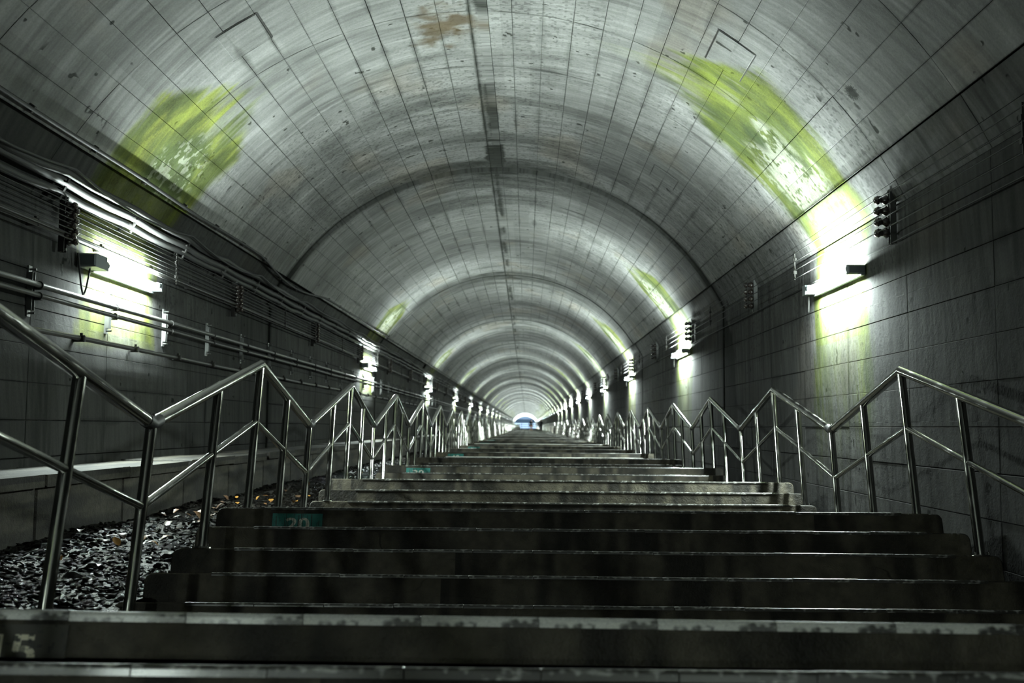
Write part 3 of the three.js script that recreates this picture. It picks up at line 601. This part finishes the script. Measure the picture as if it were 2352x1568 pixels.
const bedN = (X, s) => -0.76 + 0.1 * (fbm(X * 1.3 + 5, s * 1.3, 3) - 0.5) + 0.05 * sst(-2.3, -2.9, X) - 0.05 * sst(-2.2, -1.8, X);
const wetTex = dataTex(512, 512, (x, y, o) => { const n = fbm(x / 30, y / 30, 4); const k = 0.009 * (0.5 + n); o[0] = k * 1.1; o[1] = k; o[2] = k * 0.8; });
wetTex.wrapS = wetTex.wrapT = THREE.RepeatWrapping;
const mudMat = new THREE.MeshPhysicalMaterial({ map: wetTex, roughness: 0.5, specularIntensity: 0.1, bumpMap: stepBump, bumpScale: 0.02, name: 'wet_mud' });
{
  const floor = struct('floor', 'muddy bed of the gutters beside the stairs'); onSlope(floor, 0, 0, 0);
  const g = new THREE.PlaneGeometry(1.25, 60, 16, 700), p = g.attributes.position;
  for (let i = 0; i < p.count; i++) { const X = -2.36 + p.getX(i), s = 30 + p.getY(i); p.setXYZ(i, X, bedN(X, s) + 0.05 * (fbm(X * 7, s * 7, 3) - 0.5), -s); g.attributes.uv.setXY(i, X, s); }
  g.computeVertexNormals(); mesh('gutter_bed', g, mudMat, floor);
  mesh('far_gutter_bed', box(1.3, 0.2, S_END - 60, -2.36, -0.88, -(60 + (S_END - 60) / 2)), mudMat, floor);
  mesh('narrow_gutter_bed', box(0.6, 0.1, S_END + 16, 2.6, -1.05, -(S_END - 16) / 2), mudMat, floor);
  mesh('sub_base', box(7.2, 0.3, S_END + 16, XC, -1.75, -(S_END - 16) / 2), jointMat, floor);
}
function rockGeo(v) {
  const g = new THREE.IcosahedronGeometry(1, 1), p = g.attributes.position, c = new Map();
  for (let i = 0; i < p.count; i++) { const x = p.getX(i), y = p.getY(i), z = p.getZ(i), k = 0.72 + 0.5 * noise(x * 1.7 + v * 9 + 20, y * 1.7 + z * 2.3 + 30); p.setXYZ(i, x * k, y * k * 0.55, z * k * 0.8); }
  g.computeVertexNormals(); return g;
}
const rocks = [0, 1, 2, 3, 4, 5].map(rockGeo);
const rockMats = [[0.006, 0.0057, 0.005, 0.12], [0.015, 0.015, 0.0145, 0.2], [0.004, 0.0035, 0.003, 0.08]].map(([r, g, b, q]) => new THREE.MeshPhysicalMaterial({ color: new THREE.Color().setRGB(r, g, b), roughness: q + 0.1, specularIntensity: 0.10, bumpMap: stepBump, bumpScale: 0.012, name: 'wet_rock' }));
seed = 4242;
for (let i = 0; i < 150; i++) {
  const s = 4.6 + 13 * Math.pow(rnd(), 1.4), X = rr(-2.86, -1.86), size = rr(0.02, 0.045) * (i % 11 ? 1 : 1.9);
  const m = mesh(numbered('rock'), rocks[i % 6], rockMats[Math.floor(rnd() * 3)], scene); m.scale.setScalar(size); onSlope(m, X, bedN(X, s) + size * 0.18, s); m.rotateY(rnd() * 6.3); m.rotateX(rr(-0.5, 0.5)); m.rotateZ(rr(-0.4, 0.4));
  tag(m, 'wet dark broken rock lying in the rubble gutter', 'rock', 'rocks in the gutter');
}
{
  const n = 14000, im = shadows(new THREE.InstancedMesh(rocks[2], rockMats[0], n)), q = new THREE.Object3D(), c = new THREE.Color();
  for (let i = 0; i < n; i++) { const s = 4 + 34 * Math.pow(rnd(), 1.5), X = rr(-2.92, -1.8), z = rr(0.006, 0.020); onSlope(q, X, bedN(X, s) + z * 0.3 + 0.01, s); q.rotateY(rnd() * 6.3); q.rotateX(rr(-0.7, 0.7)); q.rotateZ(rr(-0.5, 0.5)); q.scale.set(z * rr(0.8, 1.8), z * rr(0.5, 1), z * rr(0.8, 1.6)); q.updateMatrix(); im.setMatrixAt(i, q.matrix); const k = rr(0.4, 1.6); im.setColorAt(i, c.setRGB(k, k * 0.97, k * 0.88)); }
  im.name = 'gravel'; im.userData = { kind: 'stuff', label: 'wet dark gravel and grit filling the gutter', category: 'gravel' }; scene.add(im);
}
function leafGeo(v) {
  const g = new THREE.PlaneGeometry(1, 1, 6, 8), p = g.attributes.position;
  for (let i = 0; i < p.count; i++) { const t = p.getY(i) + 0.5, w = Math.pow(Math.sin(Math.PI * clamp(t * 0.96 + 0.02)), 0.8) * (0.36 + 0.05 * Math.sin(t * 22 + v)), x = p.getX(i) * 2 * w; p.setXYZ(i, x, 0.18 * x * x * 4 + 0.16 * Math.sin(t * 3 + v) + 0.05 * noise(x * 4 + v, t * 5), t - 0.5); }
  g.computeVertexNormals(); return g;
}
const leaves = [0, 1, 2].map(leafGeo);
const leafMats = [[0.075, 0.036, 0.012], [0.03, 0.016, 0.008], [0.16, 0.08, 0.015], [0.05, 0.03, 0.016]].map(([r, g, b]) => new THREE.MeshPhysicalMaterial({ color: new THREE.Color().setRGB(r, g, b), roughness: 0.45, specularIntensity: 0.4, side: THREE.DoubleSide, name: 'fallen_leaf' }));
for (let i = 0; i < 90; i++) {
  const s = i < 60 ? rr(6.2, 11) : rr(5, 16), X = rr(-2.75, -1.86), m = mesh(numbered('fallen_leaf'), leaves[i % 3], leafMats[i % 4], scene);
  m.scale.setScalar(rr(0.04, 0.085)); onSlope(m, X, bedN(X, s) + rr(0.035, 0.06), s); m.rotateY(rnd() * 6.3); m.rotateX(rr(-0.5, 0.5));
  tag(m, ['wet orange-brown leaf lying on the gutter rubble', 'wet dark brown leaf lying on the gutter rubble', 'wet yellow leaf lying on the gutter rubble', 'wet tan leaf lying on the gutter rubble'][i % 4], 'leaf', ['orange-brown leaves in the gutter', 'dark brown leaves in the gutter', 'yellow leaves in the gutter', 'tan leaves in the gutter'][i % 4]);
}

// ---------------------------------------------------------------- far end: portal, lit window, two people
{
  const end = struct('wall_end', 'pale portal wall closing the top of the tunnel'); onSlope(end, 0, 0, 0);
  const s = new THREE.Shape(), h = new THREE.Path(), R2 = 2.95;
  for (let i = 0; i <= 40; i++) { const p = prof(lerp(-AMAX, AMAX, i / 40), 0.1); i ? s.lineTo(p[0], p[1]) : s.moveTo(p[0], p[1]); }
  h.moveTo(XC - R2 * 0.9, NB); for (let i = 0; i <= 24; i++) { const a = lerp(-1.12, 1.12, i / 24); h.lineTo(XC + R2 * Math.sin(a), 0.1 + R2 * 0.86 * Math.cos(a)); } h.lineTo(XC + R2 * 0.9, NB); h.closePath(); s.holes.push(h);
  const g = new THREE.ExtrudeGeometry(s, { depth: 0.5, bevelEnabled: false }); g.translate(0, 0, -S_END);
  mesh('portal', g, new THREE.MeshStandardMaterial({ color: new THREE.Color().setRGB(0.6, 0.62, 0.62), roughness: 0.8, name: 'painted_portal' }), end);
  const hall = struct('wall_hall', 'enclosed hall beyond the top of the stairs'); hall.position.copy(T(XC, -0.9, S_END + 0.3));
  const hm = new THREE.MeshStandardMaterial({ color: new THREE.Color().setRGB(0.3, 0.36, 0.42), roughness: 0.7, name: 'hall_paint' });
  mesh('hall_floor', box(7, 0.2, 9, 0, -0.1, -4.5), hm, hall); for (const e of [-1, 1]) mesh('hall_side', box(0.2, 5, 9, e * 3.4, 2.4, -4.5), hm, hall); mesh('hall_roof', box(7, 0.2, 9, 0, 4.6, -4.5), hm, hall); mesh('hall_back', box(7, 5, 0.2, 0, 2.4, -9), hm, hall);
  const win = struct('window_1', 'bright bluish window wall beyond the top of the stairs'); win.position.copy(hall.position);
  const wm = new THREE.MeshStandardMaterial({ color: 0x223344, emissive: new THREE.Color().setRGB(0.50, 0.72, 0.95), emissiveIntensity: 1.5, name: 'daylit_pane' });
  const fm = new THREE.MeshStandardMaterial({ color: new THREE.Color().setRGB(0.06, 0.12, 0.2), roughness: 0.5, name: 'blue_window_frame' });
  for (let r = 0; r < 7; r++) for (let c = 0; c < 3; c++) mesh('window_pane', box(1.75, 0.36, 0.03, (c - 1) * 1.85, 0.5 + r * 0.5, -7), wm, win);
  for (let r = 0; r < 8; r++) mesh('window_bar', box(5.8, 0.13, 0.1, 0, 0.25 + r * 0.5, -6.96), fm, win);
  for (let c = 0; c < 4; c++) mesh('window_post', box(0.1, 3.8, 0.12, -2.78 + c * 1.85, 2.0, -6.95), fm, win);
  const day = new THREE.RectAreaLight(new THREE.Color().setRGB(0.55, 0.75, 1), 3, 5.6, 3.6); day.position.copy(hall.position).add(V3(0, 2, -6.7)); day.lookAt(hall.position.clone().add(V3(0, 2, 5))); day.name = 'window_light'; scene.add(day);
}
function person(pose, coat, legs, label, at) {
  const seg = [ // from, to, r0, r1
    [[0, 1.02, 0], [0, 1.36, 0.02], 0.14, 0.15], [[-0.14, 1.36, 0], [0.14, 1.36, 0], 0.08, 0.08], [[0, 1.4, 0.02], [0, 1.52, 0.0], 0.055, 0.055], [[0, 1.58, 0.0], [0, 1.64, -0.01], 0.085, 0.09], [[0, 1.58, -0.08], [0, 1.575, -0.1], 0.018, 0.01],
    [[-0.19, 1.36, 0], [-0.25, 1.1, pose ? 0.06 : 0], 0.05, 0.042], [[-0.25, 1.1, pose ? 0.06 : 0], [-0.24, 0.88, pose ? -0.06 : -0.03], 0.04, 0.03], [[0.19, 1.36, 0], [0.25, 1.1, pose ? -0.05 : 0], 0.05, 0.042], [[0.25, 1.1, pose ? -0.05 : 0], [0.24, 0.88, pose ? -0.14 : -0.03], 0.04, 0.03],
    [[-0.24, 0.86, pose ? -0.07 : -0.04], [-0.23, 0.76, pose ? -0.1 : -0.05], 0.035, 0.018], [[0.24, 0.86, pose ? -0.15 : -0.04], [0.23, 0.76, pose ? -0.17 : -0.05], 0.035, 0.018],
    [[-0.09, 0.98, 0], [-0.1, 0.52, pose ? -0.14 : -0.02], 0.095, 0.06], [[-0.1, 0.52, pose ? -0.14 : -0.02], [-0.1, 0.09, pose ? -0.04 : 0.0], 0.06, 0.04], [[0.09, 0.98, 0], [0.1, 0.52, 0.0], 0.095, 0.06], [[0.1, 0.52, 0.0], [0.1, 0.09, pose ? 0.12 : 0.0], 0.06, 0.04],
    [[-0.1, 0.045, pose ? -0.02 : 0.03], [-0.1, 0.04, pose ? -0.17 : -0.14], 0.045, 0.035], [[0.1, 0.045, pose ? 0.14 : 0.03], [0.1, 0.04, pose ? -0.01 : -0.14], 0.045, 0.035]];
  const res = 72, mc = new MarchingCubes(res, new THREE.MeshBasicMaterial(), false, false, 60000), half = 0.92; mc.isolation = 0;
  const A = V3(), B = V3(), Q = V3();
  for (let z = 0; z < res; z++) for (let y = 0; y < res; y++) for (let x = 0; x < res; x++) {
    Q.set((x / res * 2 - 1) * half, (y / res * 2 - 1) * half + 0.86, (z / res * 2 - 1) * half); let d = 9;
    if (Math.abs(Q.x) < 0.4 && Math.abs(Q.z) < 0.35) for (const [a, b, r0, r1] of seg) {
      A.set(...a); B.set(...b).sub(A); const t = clamp(Q.clone().sub(A).dot(B) / B.lengthSq()), e = Q.distanceTo(A.addScaledVector(B, t)) - lerp(r0, r1, t), k = 0.035, h = Math.max(k - Math.abs(d - e), 0) / k; d = Math.min(d, e) - h * h * k / 4;
    }
    mc.field[x + y * res + z * res * res] = -d;
  }
  mc.update();
  const n = mc.count, g = new THREE.BufferGeometry(), p = mc.positionArray.slice(0, n * 3), c = new Float32Array(n * 3);
  for (let i = 0; i < n; i++) { p[i * 3] *= half; p[i * 3 + 1] = p[i * 3 + 1] * half + 0.86; p[i * 3 + 2] *= half; const y = p[i * 3 + 1], k = y > 1.6 ? [0.02, 0.018, 0.016] : y > 1.5 ? [0.4, 0.26, 0.19] : y > 0.92 ? coat : y > 0.1 ? legs : [0.03, 0.03, 0.03]; c.set(k, i * 3); }
  g.setAttribute('position', new THREE.BufferAttribute(p, 3)); g.setAttribute('normal', new THREE.BufferAttribute(mc.normalArray.slice(0, n * 3), 3)); g.setAttribute('color', new THREE.BufferAttribute(c, 3));
  const m = mesh(numbered('person'), g, new THREE.MeshStandardMaterial({ vertexColors: true, roughness: 0.85, name: 'clothing' }), scene); m.position.copy(at); m.rotation.y = pose ? 0 : Math.PI; tag(m, label, 'person');
}
const landingAt = (f, X) => V3(X, Y15 + RISE * f + EYE, -(D15 + RUN * f + 0.9));
person(1, [0.015, 0.016, 0.018], [0.42, 0.22, 0.10], 'distant person in a black top and tan trousers climbing mid-stair', landingAt(41, 0.58));
person(0, [0.012, 0.012, 0.014], [0.015, 0.016, 0.02], 'distant person in black clothes standing by the right handrail', landingAt(40, 1.86));

renderer.render(scene, camera);
